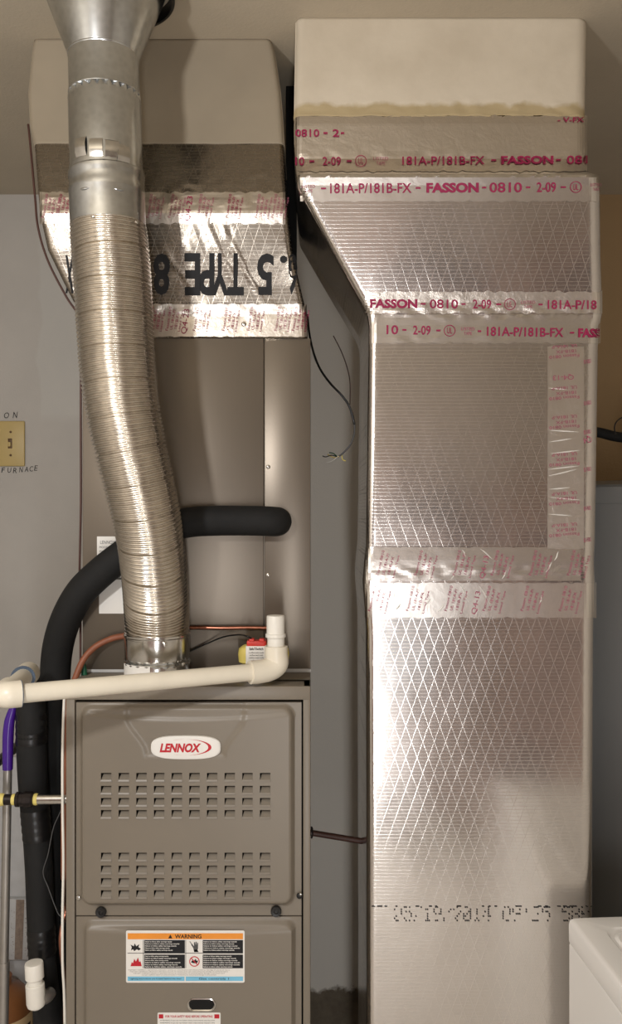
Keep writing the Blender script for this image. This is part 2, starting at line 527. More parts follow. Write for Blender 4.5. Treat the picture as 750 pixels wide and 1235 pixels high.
class Duct:
    def __init__(s, secs, back, r, seed, amp, crease, r2=None, ridges=()):
        # secs: (py, px left, px right, Y) from the top down -> (z, x left, x right, y)
        s.secs = [(Z_(py, Y), X_(a, Y), X_(b, Y), Y) for py, a, b, Y in secs]
        s.back, s.r, s.seed, s.amp, s.crease = back, r, seed, amp, crease
        s.r2 = r2 or r
        s.ridges = [(X_(a, 1.7), Z_(b, 1.7), X_(c, 1.7), Z_(e, 1.7), h, w_) for a, b, c, e, h, w_ in ridges]

    def bumps(s, x, z):
        k = s.amp * (nz(x * 5, z * 4, s.seed) + .45 * nz(x * 13, z * 11, s.seed + 5) + .12 * nz(x * 45, z * 40, s.seed + 9))
        for zc, wdt, a in s.crease:
            k += a * exp(-((z - zc) / wdt) ** 2) * nz(x * 40, z * 70, s.seed + 20)
        for ax_, az, bx, bz, h, w_ in s.ridges:
            dx, dz = bx - ax_, bz - az; t = ((x - ax_) * dx + (z - az) * dz) / (dx * dx + dz * dz)
            if -.1 < t < 1.1:
                q = ((x - ax_) * dz - (z - az) * dx) / sqrt(dx * dx + dz * dz) + .004 * nz(t * 4, h * 900)
                if abs(q) < 4 * w_: k += h * exp(-(q / w_) ** 2) * max(0, 1 - (2 * t - 1) ** 2) ** .5
        return k

    def surf(s, x, z):
        xl, xr, y = interp(s.secs, z); r = s.r
        if x < xl + r:
            d = min(r, xl + r - x); y += r - sqrt(max(0, r * r - d * d))
        elif x > xr - s.r2:
            r = s.r2; d = min(r, x - xr + r); y += r - sqrt(max(0, r * r - d * d))
        return y - s.bumps(x, z)

    def mesh(s, z0, z1, dz, name, m, parent, grow=0.0, rag=0.0, nx=90, top=True):
        """z0 top, z1 bottom"""
        nzr = max(2, int((z0 - z1) / dz)); rings = []
        for i in range(nzr + 1):
            z = z0 + (z1 - z0) * i / nzr
            xl, xr, yf = interp(s.secs, z); r = s.r; ring = []
            def put(x, y, fx=0):
                zz = z
                if rag and i > nzr * .75: zz += rag * nz(x * 30, y * 30, 7) * (i - nzr * .75) / (nzr * .25)
                ring.append((x, y, zz))
            xl -= grow; xr += grow
            for t in (1, .75, .5, .25, .08):
                y = yf + r + (s.back - yf - r) * t
                put(xl + .6 * s.bumps(y, z), y)
            xs = [xl + r * (1 - cos(pi / 2 * q / 8)) for q in range(8)]
            xs += [xl + r + (xr - xl - r - s.r2) * q / nx for q in range(nx + 1)]
            xs += [xr - s.r2 * (1 - cos(pi / 2 * q / 8)) for q in range(7, -1, -1)]; r = s.r2
            for x in xs: put(x, s.surf(min(max(x, xl + grow + 1e-5), xr - grow - 1e-5), z) - grow)
            for t in (.08, .25, .5, .75, 1):
                y = yf + r + (s.back - yf - r) * t
                put(xr + .6 * s.bumps(y, z + 3), y)
            rings.append(ring)
        return MB().rings(rings, True, True).build(name, m, parent, 3.14)


def print_run(d, y, items, m, dy=0.0, h=11):
    """one printed line of tape: items are (text, x0, x1)"""
    for it in items:
        t, a, b = it[0], it[1], it[2]; c = (a + b) / 2; yy = y + dy * (c - 540) / 180; rot = -math.degrees(math.atan(dy / 180))
        if t == '-': d.dash(c, yy, m, b - a, 2)
        elif t == 'UL':
            d.ring(c, yy, 7, .8, m); d.text('UL', c, yy, 6, 7, m)
        elif t == 'LISTED':
            d.text('LISTED', c, yy - 2.6, b - a, 3.6, M['pinkl']); d.text('TAPE', c, yy + 2.8, (b - a) * .6, 3.6, M['pinkl'])
        else: d.text(t, c, yy, b - a, h, m, rot=rot, bold=.045 if t.startswith('FAS') else .014)


def small_print(d, x, y, ln, sp, rot, date=None, m=None, flip=False):
    """a block of small red product print, lines read along rot"""
    m = m or M['pinkl']; q = radians(rot)
    lines = ['Fasson 0810', 'UL 181A-P/', '181B-FX', 'Listed Tape']
    for k, t in enumerate(lines):
        off = (k - 1.5) * sp
        d.text(t, x + off * sin(q), y + off * cos(q), ln * (1, .85, .7, .9)[k], 3.3, m, rot=rot)


RD = thing('return_duct', 'tall foil-wrapped rectangular duct with red-printed tape right of the furnace', 'duct', (.32, 1.85, 0))
RS = [(22, 357, 711, 1.64), (135, 355, 709, 1.64), (150, 354, 711, 1.636), (192, 355, 711, 1.634), (204, 356, 714, 1.612), (212, 357, 726, 1.595),
      (224, 359, 728, 1.600), (300, 400, 729, 1.624), (365, 436, 731, 1.645), (378, 443, 731, 1.648), (392, 445, 727, 1.650), (420, 445, 726, 1.652), (660, 442, 722, 1.65),
      (676, 440, 721, 1.648), (702, 438, 722, 1.646), (730, 440, 721, 1.648), (760, 442, 720, 1.65), (1235, 443, 718, 1.65), (1640, 443, 718, 1.65)]
RDd = Duct(RS, 1.97, .014, 3, .0007, [(2.36, .012, .003), (2.25, .02, .003), (1.98, .014, .0018), (1.93, .012, .0006), (1.487, .012, .0012)], .026)
RDd.mesh(Z_(128, 1.64), 0.0, .006, 'foil_body', M['foil'], RD)
RDd.mesh(CEIL, Z_(141, 1.64), .004, 'painted_collar', M['mastic'], RD, .0012, .006)


def tape(name, x0, y0, x1, y1, m=M['tape'], edge=1.5, step=3):
    d = Decal(RDd.surf, .0010, .0016); d.grid(x0, y0, x1, y1, m, step, 0, edge)
    return d


def lettering(parent, fn, surf=None, off=.0016, name='lettering'):
    if isinstance(parent, Decal):                        # printed on the tape itself
        fn(parent); return parent.build('foil_tape', RD if surf is None else SP)
    d = Decal(surf or RDd.surf, off); fn(d); return d.build(name, parent)


t = tape('foil_tape', 358, 140, 708, 207, M['tape_old'], 3)


def tA(d):
    p = M['pink']
    print_run(d, 161, [('0810', 356, 385), ('-', 390, 395), ('2', 401, 409), ('-', 411, 415)], p, 0, 9)
    print_run(d, 194, [('10', 356, 367), ('-', 373, 379), ('2-09', 389, 411), ('-', 418, 424), ('UL', 428, 442), ('LISTED', 450, 468),
                       ('181A-P/181B-FX', 485, 584), ('-', 592, 598), ('FASSON', 604, 667), ('-', 670, 676), ('081', 683, 708)], p, -1, 10)
    print_run(d, 145, [('- V-FX', 672, 704)], p, 0, 6)


lettering(t, tA)
t = tape('foil_tape', 362, 211, 722, 243, M['tape'], 3)
lettering(t, lambda d: print_run(d, 227, [('LISTED', 364, 380), ('-', 387, 393), ('181A-P/181B-FX', 398, 496), ('-', 501, 507), ('FASSON', 514, 577), ('-', 581, 586),
                                          ('0810', 590, 629), ('-', 634, 639), ('2-09', 647, 670), ('-', 676, 682), ('UL', 687, 701), ('LISTED', 712, 725)], M['pink'], -1, 12))
t = tape('foil_tape', 440, 352, 726, 378, M['tape_old'], 3)
lettering(t, lambda d: print_run(d, 367, [('FASSON', 446, 503), ('-', 507, 513), ('0810', 518, 552), ('-', 556, 561), ('2-09', 570, 592), ('-', 598, 604), ('UL', 608, 621),
                                          ('LISTED', 628, 645), ('-', 649, 654), ('181A-P/18', 660, 719)], M['pink'], 1, 11))
t = tape('foil_tape', 448, 380, 724, 414, M['tape'], 3)
lettering(t, lambda d: print_run(d, 399, [('10', 466, 480), ('-', 485, 490), ('2-09', 498, 519), ('-', 526, 531), ('UL', 535, 549), ('LISTED', 556, 572), ('-', 576, 580),
                                          ('181A-P/181B-FX', 587, 679), ('-', 687, 692), ('FASS', 697, 723)], M['pink'], 3, 11))
t = tape('foil_tape', 660, 418, 704, 662, M['tape_old'], 1)


def tE(d):
    for k, y in enumerate((430, 480, 515, 560, 607, 645)):
        for j, s_ in enumerate(('Fasson 0810', '181B-FX', 'UL 181A-P')):
            d.text(s_, 680 + (j % 2) * 2, y - j * 6, (36, 24, 30)[j], 3.8, M['pinkl'], rot=180 + 4)
        d.text('0810', 708, y + 6, 9, 5, M['pinkl'], rot=190)
    for a, b, c, e in ((662, 519, 698, 521), (662, 533, 690, 529), (664, 547, 700, 543), (661, 566, 698, 562), (661, 574, 696, 566), (662, 590, 688, 588), (664, 600, 700, 603), (661, 620, 690, 622), (661, 468, 685, 470)):
        d.fold(a, b, c, e, .8, M['fold'], .0008)
    d.text('Q4-13', 679, 455, 25, 7, M['pinkl'], rot=182); d.text('Q4', 708, 530, 10, 9, M['pinkl'], rot=190)


lettering(t, tE)
t = tape('foil_tape', 441, 660, 700, 700, M['tape'], 2)


def tF(yc, x0):
    def fn(d):
        for k in range(6): small_print(d, x0 + k * 46, yc, 31, 6.5, 76)
        d.text('Q4-13', x0 + 116, yc + 3, 28, 7, M['pinkl'], rot=78)
        for a, b, c, e in ((517, 700, 522, 692), (557, 663, 562, 671), (579, 662, 594, 674), (605, 698, 611, 688), (658, 690, 666, 678), (668, 676, 674, 665), (543, 699, 550, 690),
                           (477, 735, 484, 728), (512, 730, 520, 722), (528, 738, 537, 729), (554, 704, 566, 726), (577, 706, 592, 729), (650, 728, 654, 718)):
            if abs(b - yc) < 21: d.fold(a, b, c, e, .8, M['fold'])
    return fn


lettering(t, tF(681, 468))
t = tape('foil_tape', 440, 703, 719, 745, M['tape'], 2)
lettering(t, tF(724, 458))
# dot-matrix date code low on the face
DOT = {'0': '0e 11 13 15 19 11 0e', '1': '04 0c 04 04 04 04 0e', '2': '0e 11 01 02 04 08 1f', '4': '02 06 0a 12 1f 02 02', '5': '1f 10 1e 01 01 11 0e',
       '9': '0e 11 11 0f 01 02 0c', '/': '01 01 02 04 08 10 10', ':': '00 04 04 00 04 04 00', 'H': '11 11 11 1f 11 11 11', ' ': '00 00 00 00 00 00 00', 'F': '1f 10 10 1e 10 10 10'}


def dots(d):
    rng = random.Random(3)
    for k, ch in enumerate('  05/19/2014 09:25 5HH'):
        for j, row in enumerate(DOT[ch].split()):
            b = int(row, 16)
            for i in range(5):
                if b >> (4 - i) & 1 and rng.random() > (.6 if k < 5 else .36):
                    x = 452 + k * 11.9 + i * 2.05; y = 1094 + j * 2.7
                    d.rect(x - .8, y - .75, x + .8, y + .75, M['ink'], 1)
    x = 448
    while x < 716:                                      # the dashed line printed along its top
        l = rng.uniform(2, 9)
        if rng.random() < .6: d.rect(x, 1092.2, x + l, 1093.4, M['ink'], 1)
        x += l + rng.uniform(1, 5)


lettering(RD, dots, off=.0008, name='date_code')

# supply plenum above the coil ----------------------------------------------------------------
SP = thing('supply_plenum', 'tapering foil-wrapped supply duct above the coil cabinet with upside-down black print', 'duct', (-.25, 1.95, Z_(407, 1.715)))
SS = [(44, 40, 326, 1.712), (62, 37, 331, 1.714), (110, 33, 338, 1.716), (150, 35, 341, 1.716), (172, 40, 342, 1.714), (240, 45, 346, 1.680),
      (256, 46, 347, 1.675), (300, 56, 352, 1.690), (345, 78, 362, 1.708), (380, 96, 370.5, 1.718), (407, 98, 371, 1.718)]
SPd = Duct(SS, 2.22, .012, 11, .0009, [(1.6 + .598, .02, .0022), (1.6 + .63, .03, .0012), (1.6 + .40, .02, .0015), (1.6 + .5, .05, .0005)], None,
           [(238, 272, 262, 338, -.0012, .003), (246, 262, 286, 348, .0018, .003), (268, 275, 318, 365, .0022, .003), (276, 270, 284, 330, -.0014, .003), (196, 300, 236, 352, .001, .004), (300, 215, 322, 208, .002, .003), (224, 290, 250, 330, .0008, .003)])
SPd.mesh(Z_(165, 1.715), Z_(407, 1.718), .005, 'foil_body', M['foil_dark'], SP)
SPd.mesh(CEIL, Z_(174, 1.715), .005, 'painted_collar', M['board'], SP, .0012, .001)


def s_tape(x0, y0, x1, y1, m, edge):
    d = Decal(SPd.surf, .0010, .0014); d.grid(x0, y0, x1, y1, m, 3, 0, edge); return d


t = s_tape(48, 232, 344, 270, M['tape_old'], 3)


def sA(yc, xs, q):
    def fn(d):
        for x in xs: small_print(d, x, yc, 29, 5, 80, m=M['pink'] if x % 2 else M['pinkl'])
        for x in q: d.text('Q4-23', x, yc + 2, 30, 8, M['pink'], rot=82)
    return fn


lettering(t, sA(250, (62, 79, 188, 214, 248, 283, 318, 338), (228,)), SPd.surf)
t = s_tape(102, 367, 370, 406, M['tape_old'], 1.5)
t = lettering(t, sA(386, (112, 189, 211, 244, 279, 309, 342, 363), (224,)), SPd.surf)
screw(t, Decal(SPd.surf, .0012).at(294, 391), .005, M['chrome'])


def sB(d):
    k = M['ink']
    for ch, x, wd, ht in (('8', 195, 20, 50), ('E', 232, 19, 51), ('P', 249, 19, 51), ('Y', 265, 22, 51), ('T', 284, 20, 51), ('5', 320, 20, 50), ('.', 342, 9, 9), ('6', 353, 11, 50)):
        d.text(ch, x, 331 if ch != '.' else 313, wd, ht, k, rot=180, bold=.03)


lettering(SP, lambda d: d.text('X', 84, 331, 10, 46, M['ink'], rot=180, bold=.03), SPd.surf, .0012, 'printed_letter')
lettering(SP, sB, SPd.surf, .0012, 'printed_rating')

# black strip added to stand in for the shade between the two ducts
struct(MB().box(X_(341, 1.716) + .001, X_(355.5, 1.64) - .001, 1.90, 1.93, 2.14, CEIL, .001).build('shade_strip', M['dark'], None, .5))

# ------------------------------------------------------------------ coil cabinet
YC, YF = 1.725, 1.59
xl, xr = X_(99.5, YC), X_(374.3, YC); zt_, zb = Z_(407, 1.718) - .0005, Z_(827.5, YF) + .0005
CC = thing('coil_cabinet', 'tall taupe sheet-metal coil cabinet standing on the furnace', 'cabinet', (-.23, 1.95, zb))
seam = X_(318.5, YC)
MB().box(xl, xr, YC + .004, 2.2, zb, zt_, .001).build('casing', M['taupe_flat'], CC)
MB().box(xl + .001, seam - .0007, YC - .004, YC + .006, zb + .006, zt_, .0015).build('access_panel', M['taupe_flat'], CC)
MB().box(seam + .0007, xr, YC, YC + .006, zb + .006, zt_, .0012).build('side_panel', M['taupe_flat'], CC)
MB().box(xl - .002, xr + .001, YC - .003, YC + .02, zb, zb + .007, .001).build('bottom_flange', M['panelw'], CC)
for y in (563, 693.5): screw(CC, P(323.3, y, YC - .0005), .0042, M['chrome'])
d = Decal(lambda x, z: YC - .004, .0005)
d.rect(117, 647, 142, 672, M['white']); d.text('LENNOX', 130, 654, 18, 4, M['greyink'])
for y in (660, 665): d.text('MODEL NO', 129, y, 18, 2.6, M['greyink'])
d.build('rating_label', CC)
d = Decal(lambda x, z: YC - .004, .0005)
d.rect(119.5, 699, 168, 740, M['white']); d.rect(119, 688, 168, 698, M['greyink'])
rng = random.Random(1); x = 136
while x < 152: l = rng.choice((.6, 1., 1.4)); d.rect(x, 690, x + l, 697, M['white'], 1); x += l + rng.choice((.8, 1.2))
d.build('barcode_label', CC)

# ------------------------------------------------------------------ furnace
FU = thing('furnace', 'taupe gas furnace with louvered upper door and white oval badge', 'furnace', (-.22, 1.95, 0))
zft = Z_(827.5, YF)
fx0, fx1 = X_(79.5, YF), X_(374.2, YF)
body = MB().box(fx0, fx1, YF + .045, 2.32, .44, zft, .0015)
body.box(fx0, X_(90, YF), YF, YF + .06, .44, zft, .0015)
body.box(X_(365.5, YF), fx1, YF, YF + .06, .44, zft, .0015)
body.box(fx0, fx1, YF - .001, YF + .06, Z_(844, YF), zft, .0015)
body.build('cabinet', M['taupe'], FU)
MB().box(fx0 + .005, fx1 - .005, YF + .02, 2.31, 0, .44, .002).build('base', M['taupe_flat'], FU)
MB().box(X_(91, YF), X_(365, YF), YF + .040, YF + .0445, .45, Z_(846, YF)).build('recess', M['dark'], FU)


def rr_sd(x, y, x0, y0, x1, y1, r):
    qx = abs(x - (x0 + x1) / 2) - (x1 - x0) / 2 + r; qy = abs(y - (y0 + y1) / 2) - (y1 - y0) / 2 + r
    return -(min(max(qx, qy), 0) + sqrt(max(qx, 0) ** 2 + max(qy, 0) ** 2) - r)


LOUV = [(123.5 + k * 21.15, 136 + k * 21.15) for k in range(10)]
ROWS = [(930, 939), (945.5, 954.5), (960, 969), (974.5, 983.5), (1025.5, 1034.5), (1041, 1050), (1056, 1065), (1070.5, 1079.5)]


def h_up(x, y):
    d_ = rr_sd(x, y, 97, 850, 355, 1091, 14)
    h = .013 * sm(-.5, 5, d_)
    brow = 866 - 8 * ((x - 226) / 128) ** 2             # shallow curved step under the top edge
    h -= .004 * (1 - sm(-3, 4, y - brow)) * sm(0, 5, d_)
    # recess behind the badge, wider at the top
    wd = 72 - 24 * sm(862, 908, y)
    rec = min(wd - abs(x - 224), 911 - y)
    h -= .0030 * sm(-2, 5, rec)
    return h


def h_lo(x, y):
    d_ = rr_sd(x, y, 101, 1110, 356, 1500, 10)
    h = .013 * sm(-.5, 5, d_)
    return h - .004 * (1 - sm(-2, 3, y - (1121 - 5 * ((x - 228) / 128) ** 2))) * sm(0, 5, d_)


def door(name, x0, x1, y0, y1, hf, holes, step=2.0):
    def lines(a, b, extra):
        v = sorted(set(extra)); out = []
        q = a
        while q < b: out.append(q); q += step
        out.append(b)
        out = [q for q in out if all(abs(q - e) > step * .45 for e in v)] + v
        return sorted(out)
    xs = lines(x0, x1, [q for l in LOUV for q in l] if holes else []); ys = lines(y0, y1, [q for r in ROWS for q in r] if holes else [])
    def pt(x, y): return Vector((X_(x, YF), YF + .002 - hf(x, y), Z_(y, YF)))
    mb = MB(); n = len(xs); vs = [pt(x, y) for y in ys for x in xs]; fs = []
    for j in range(len(ys) - 1):
        for i in range(n - 1):
            mx, my = (xs[i] + xs[i + 1]) / 2, (ys[j] + ys[j + 1]) / 2
            if holes and any(a < mx < b for a, b in LOUV) and any(a < my < b for a, b in ROWS): continue
            a = j * n + i; fs.append([a, a + n, a + n + 1, a + 1])
    mb.add(vs, fs)
    if holes:                                            # the pressed-in tongue of every slot
        for a, b in LOUV:
            for c, e in ROWS:
                p = lambda x, y, dy: pt(x, y) + Vector((0, dy, 0))
                q = [p(a, e, 0), p(b, e, 0), p(b, c + 2.4, .0085), p(a + 2, c + 2.4, .0085)]
                mb.add(q, [[0, 1, 2, 3]])
                q = [p(a - .4, e + 1.0, -.0020), p(b + .4, e + 1.0, -.0020), p(b, e - .9, -.0008), p(a, e - .9, -.0008), p(a - .4, e + .9, .001), p(b + .4, e + .9, .001)]
                mb.add(q, [[0, 1, 2, 3], [4, 5, 1, 0]])
    # folded edge of the door
    e = [pt(x, y) for x, y in ((x0, y0), (x1, y0), (x1, y1), (x0, y1))]
    bk = [v + Vector((0, .030, 0)) for v in e]
    mb.add(e + bk, [[0, 1, 5, 4], [1, 2, 6, 5], [2, 3, 7, 6], [3, 0, 4, 7]])
    return link(name, mb.v, mb.f, M['taupe'], FU, .9)


dU = door('upper_door', 91.5, 363.5, 847.5, 1104.5, h_up, True)
dL = door('lower_door', 91.5, 363.5, 1106, 1340, h_lo, False, 2.5)
yp = YF + .002 - .013
# badge
bd = MB(); n = 48; rings = []
for k, (s_, dy) in enumerate(((1, 0), (1, -.003), (.97, -.0045), (.9, -.005))):
    ring = []
    for q in range(n):
        a = 2 * pi * q / n; ca, sa = cos(a), sin(a)
        x = 42 * math.copysign(abs(ca) ** .55, ca); y = 13 * math.copysign(abs(sa) ** .62, sa)
        y += 1.3 * (1 - (x / 42) ** 2) * (1 if y > 0 else -1)
        ring.append(Vector((X_(224 + x * s_, yp), yp + .003 + dy, Z_(901.5 + y * s_, yp))))
    rings.append(ring)
bdo = bd.rings(rings).build('badge', M['white'], dU, .6)
d = Decal(lambda x, z: yp - .002, .0004)
d.text('LENNOX', 217.5, 902, 50, 11, M['red'], 0, bold=.045, shear=.25)
n = 26; vs = []                                          # tapered swoosh round the right end
for k in range(n + 1):
    t_ = radians(-118 + 236 * k / n); w_ = 3.6 * (cos(t_ * .62)) ** 1.6 + .25
    cx, cy = 226, 901.3
    vs.append((cx + 29 * cos(t_) * (1 if cos(t_) > 0 else 1.2), cy + 9.6 * sin(t_), w_))
for a, b in zip(vs, vs[1:]): d.poly([(a[0] - a[2], a[1]), (b[0] - b[2], b[1]), (b[0], b[1]), (a[0], a[1])][::-1], M['red'], 0)
d.build('lettering', bdo)
# quarter-turn fasteners and screws
for x, y in ((122, 1099.5), (333, 1098.5)):
    MB().lathe([(.0098, 0), (.0098, .004), (.0085, .0055), (.004, .005), (.003, .0035)], P(x, y, YF), (0, -1, 0), 24).build('door_knob', M['blackplastic'], dU, .5)
screw(dU, P(94.5, 1082.5, YF), .0042, M['chrome']); screw(dU, P(361, 1080.5, YF - .002), .0055, M['blackplastic']); screw(dU, P(362.5, 1078.5, YF - .004), .0025, M['chrome'])
# warning label
sf = lambda x, z: yp
d = Decal(sf, .0005)
d.rrect(152, 1122, 295, 1185, 2, M['white'])
d.rect(154, 1125.3, 293, 1132.5, M['orange'], 1); d.text('WARNING', 227, 1129, 32, 5, M['ink'], 2, bold=.02)
d.poly([(203, 1131.3), (208, 1131.3), (205.5, 1126.7)], M['ink'], 2)
for x0, x1 in ((174, 223), (244.5, 293)):
    for y0, y1 in ((1133.5, 1149), (1151, 1167.5)):
        d.rect(x0, y0, x1, y1, M['ink'], 1)
        for k in range(6 if y0 > 1140 else 5):
            wd = rng.uniform(28, 45); yy = y0 + 2 + k * 2.55
            d.text('Failure to follow safety warnings exactly', x0 + 1 + wd / 2, yy, wd, 1.7, M['white'], 2, bold=.03)
d.rect(154, 1149, 293, 1149.6, M['ink'], 1)
d.rect(172.6, 1133.5, 173.2, 1167.5, M['ink'], 1); d.rect(223.8, 1133.5, 224.3, 1167.5, M['ink'], 1)
# pictograms: flash, hand, flame, struck-out hand
d.poly([(158, 1146), (159, 1142), (157.5, 1139), (161.5, 1141), (162.5, 1137.5), (164.5, 1141), (168, 1138.5), (167, 1142), (170, 1144), (167.5, 1146), (165, 1144.5), (162, 1147), (160.5, 1144.5)][::-1], M['ink'], 1)
d.poly([(234, 1147), (233, 1143), (230.5, 1139), (231.5, 1138.5), (234, 1141), (234, 1136), (235.3, 1136), (235.7, 1140), (236, 1135.5), (237.2, 1135.5), (237.3, 1140), (238, 1136.5), (239, 1137), (238.8, 1144), (237.5, 1147)][::-1], M['greyink'], 1)
d.poly([(234, 1148), (234, 1145), (238, 1145), (239.5, 1148)][::-1], M['ink'], 1)
d.poly([(228.5, 1135), (229.2, 1135), (233, 1140), (232, 1140.3)][::-1], M['ink'], 1)
d.poly([(157.5, 1165), (159, 1160), (160.5, 1161.5), (162, 1156), (164, 1159.5), (166.5, 1154.5), (168, 1160), (169.5, 1159), (171, 1165)][::-1], M['red'], 1)
d.ring(234.5, 1159.3, 6.3, 1.1, M['red'], 1)
d.poly([(230.5, 1160.5), (231.5, 1158), (234, 1158.5), (236, 1156), (237, 1158.5), (239, 1158), (238, 1161), (234, 1161.5)][::-1], M['ink'], 1)
d.poly([(230, 1155.3), (230.8, 1154.6), (239, 1163.2), (238.3, 1164)][::-1], M['red'], 2)
for k in range(4): d.text('improper installation adjustment alteration service or maintenance can cause property damage or personal injury', 216, 1169.6 + k * 2, (122, 118, 110, 90)[k], 1.3, M['greyink'], 1)
d.rect(154, 1177.5, 222.5, 1182.7, M['blue'], 1); d.rect(224, 1177.5, 293, 1182.7, M['blue'], 1)
d.text('Lighting instructions are located behind the door', 188, 1180.2, 62, 2.4, M['ink'], 2); d.text('Gas controls 1', 258, 1179.9, 36, 2.4, M['ink'], 2)
d.build('warning_label', dL)
# peep window
pw = MB(); n = 32


def stadium(s_, y): return [Vector((X_(243 + (math.copysign(9, cos(a)) if abs(cos(a)) > 1e-6 else 0) * 1 + 8 * s_ * cos(a), yp), y, Z_(1211.5 + 8 * s_ * sin(a), yp))) for a in (2 * pi * (q + .5) / n for q in range(n))]


pw.rings([stadium(1, yp), stadium(1, yp - .002), stadium(.86, yp - .0025), stadium(.74, yp - .001), stadium(.74, yp + .001)], False, False)
pwo = pw.build('sight_port', M['chrome'], dL, .6)
MB().rings([stadium(.76, yp - .0002), stadium(.5, yp - .0003)], False, True).build('glass', M['dark'], pwo, None)
d = Decal(sf, .0005)
d.rrect(190, 1221, 266, 1290, 1.5, M['white'])
for a, b in ((191.5, 197), (258.5, 264.5)): d.rect(a, 1223, b, 1228, M['red'], 1)
d.text('FOR YOUR SAFETY READ BEFORE OPERATING', 228, 1225.6, 57, 2.8, M['red'], 1, bold=.02)
for k in range(8): d.text('WARNING if you do not follow these instructions exactly a fire', 226, 1230.5 + k * 3, 66, 1.8, M['greyink'], 1)
d.build('safety_label', dL)
MB().lathe([(.013, 0), (.013, .008), (.009, .011), (.007, .008)], P(81, 930, 1.66) + Vector((.0, 0, 0)), (-1, 0, 0), 20).build('cable_grommet', M['blackplastic'], FU, .5)

# ------------------------------------------------------------------ vent pipe
VP = thing('vent_pipe', 'shiny metal vent pipe with ribbed flexible section rising from the furnace top', 'vent pipe', P(189, 815, 1.655))
YV = 1.53
ctr = lambda x, y, Y=YV: P(x, y, Y)
px2 = YV / F
ax = Vector((0, 0, 1))
zc = lambda y: Z_(y, YV)
# rigid run: three sleeves on a slightly leaning axis


def sleeve(name, y0, y1, x0, x1, prof, m, mod=None, seg=64):
    a, b = P(x0, y0, YV), P(x1, y1, YV); axis = (b - a).normalized(); L = (b - a).length
    return MB().lathe([(r * px2, t * L) for r, t in prof], a, axis, seg, True, mod).build(name, m, VP, .5)


sleeve('reducer_cone', 71, -22, 125, 125, [(41.5, 0), (42.5, .015), (43, .04), (75, .93), (75.5, 1.0)], M['galv'])
sleeve('upper_collar', 116, 66, 126, 125, [(42.6, 0), (42.8, .02), (42, .06), (42, .92), (42.8, .94), (42.8, 1)], M['galv'])
cr_ = sleeve('crimped_end', 124, 111, 126.3, 126, [(42.6, 0), (41.6, .4), (40.5, 1)], M['galv'], lambda i, a: .0022 * cos(26 * a) * (1 if i else .6), 156)
sleeve('middle_sleeve', 214, 121, 128.5, 126.3, [(43.3, 0), (43.3, .98), (42.4, 1.0)], M['galv'])
sleeve('lower_sleeve', 273, 206, 130.5, 128.3, [(45, 0), (45, .1), (44.9, .55), (45.6, .6), (44.6, .66), (44.6, .8), (45.4, .85), (45.4, .92), (44, .95), (44, 1.0)], M['galv'])
for a_, y in ((-118, 193), (-92, 196), (-68, 197), (-50, 200)):     # folded holding tabs
    a_ = radians(a_); c = P(128, y, YV); dr = Vector((cos(a_), sin(a_), 0)); tn = Vector((-sin(a_), cos(a_), 0)); r0 = 43.2 * px2
    mb = MB(); pr = [(-.016, -.0006), (-.008, .0022), (.004, .0034), (.012, .0018), (.016, -.0006)]
    vs = [c + dr * (r0 + q) + tn * u + Vector((0, 0, h)) for h, q in pr for u in (-.0115, .0, .0115)]
    for k in range(len(pr)): vs[k * 3 + 1] += dr * .001
    mb.add(vs, [[k * 3 + j, k * 3 + j + 1, k * 3 + j + 4, k * 3 + j + 3] for k in range(len(pr) - 1) for j in (0, 1)])
    mb.build('crimp_tab', M['chrome'], VP, .6)
for x, y, c0, r0 in ((96, 106, 125.6, 42), (112, 261, 130, 45.2), (165, 268, 130, 45.2)):
    sx = (x - c0) / r0; screw(VP, P(x, y, YV - r0 * px2 * sqrt(1 - sx * sx)), .0034, M['chrome'], axis=(sx, -sqrt(1 - sx * sx), 0))
for a_, wd in ((-112, .017), (-60, .017)):                         # embossed dashes
    a_ = radians(a_); c = P(129.5, 243, YV); pts = []
    for k in range(5):
        b = a_ + (k - 2) / 4 * wd / (45 * px2); pts.append(c + Vector((cos(b), sin(b), 0)) * (45.1 * px2))
    MB().tube(pts, [.0006, .0022, .0024, .0022, .0006], 8, 1).build('embossed_bead', M['galv'], VP)
# flexible corrugated section
fp = [(130.5, 266, 1.53, .064), (132, 290, 1.53, .0668), (135.5, 330, 1.53, .0672), (138, 380, 1.53, .0668), (141, 430, 1.53, .0665), (146, 480, 1.53, .0655), (155, 530, 1.535, .064), (167, 580, 1.545, .0625),
      (177, 625, 1.56, .0605), (183, 665, 1.582, .0595), (187, 705, 1.612, .060), (189, 735, 1.637, .0605), (189.5, 756, 1.648, .0605), (189.5, 767, 1.650, .0605)]
pts = [P(x, y, Y) for x, y, Y, r in fp]; pitch = .0072
path, rad = spline(pts, [q[3] for q in fp], 40)
L = [0]
for a, b in zip(path, path[1:]): L.append(L[-1] + (b - a).length)
N = int(L[-1] / pitch * 7); pp, rr_ = [], []; j = 0
for i in range(N + 1):
    s_ = L[-1] * i / N
    while j < len(L) - 2 and L[j + 1] < s_: j += 1
    t_ = (s_ - L[j]) / (L[j + 1] - L[j]); pp.append(path[j].lerp(path[j + 1], t_)); rr_.append(rad[j] + (rad[j + 1] - rad[j]) * t_)


def corr(l, a):
    ph = (l / pitch + a / (2 * pi)); c = cos(2 * pi * ph)
    v = .0021 * (abs(c) ** .8) * (1 if c > 0 else -1)
    g = (l / (pitch * 8) + a / (2 * pi) / 8) % 1                    # lock seam of the spiral strip
    if g < .125: v -= .0022 * sin(g / .125 * pi)
    return v - .0017 + .0006 * nz(l * 30, cos(a) * 2, sin(a) * 2)


MB().tube(pp, rr_, 72, 1, True, corr).build('flexible_section', M['alu'], VP, 3.14)
YB_ = 1.651; q_ = YB_ / F


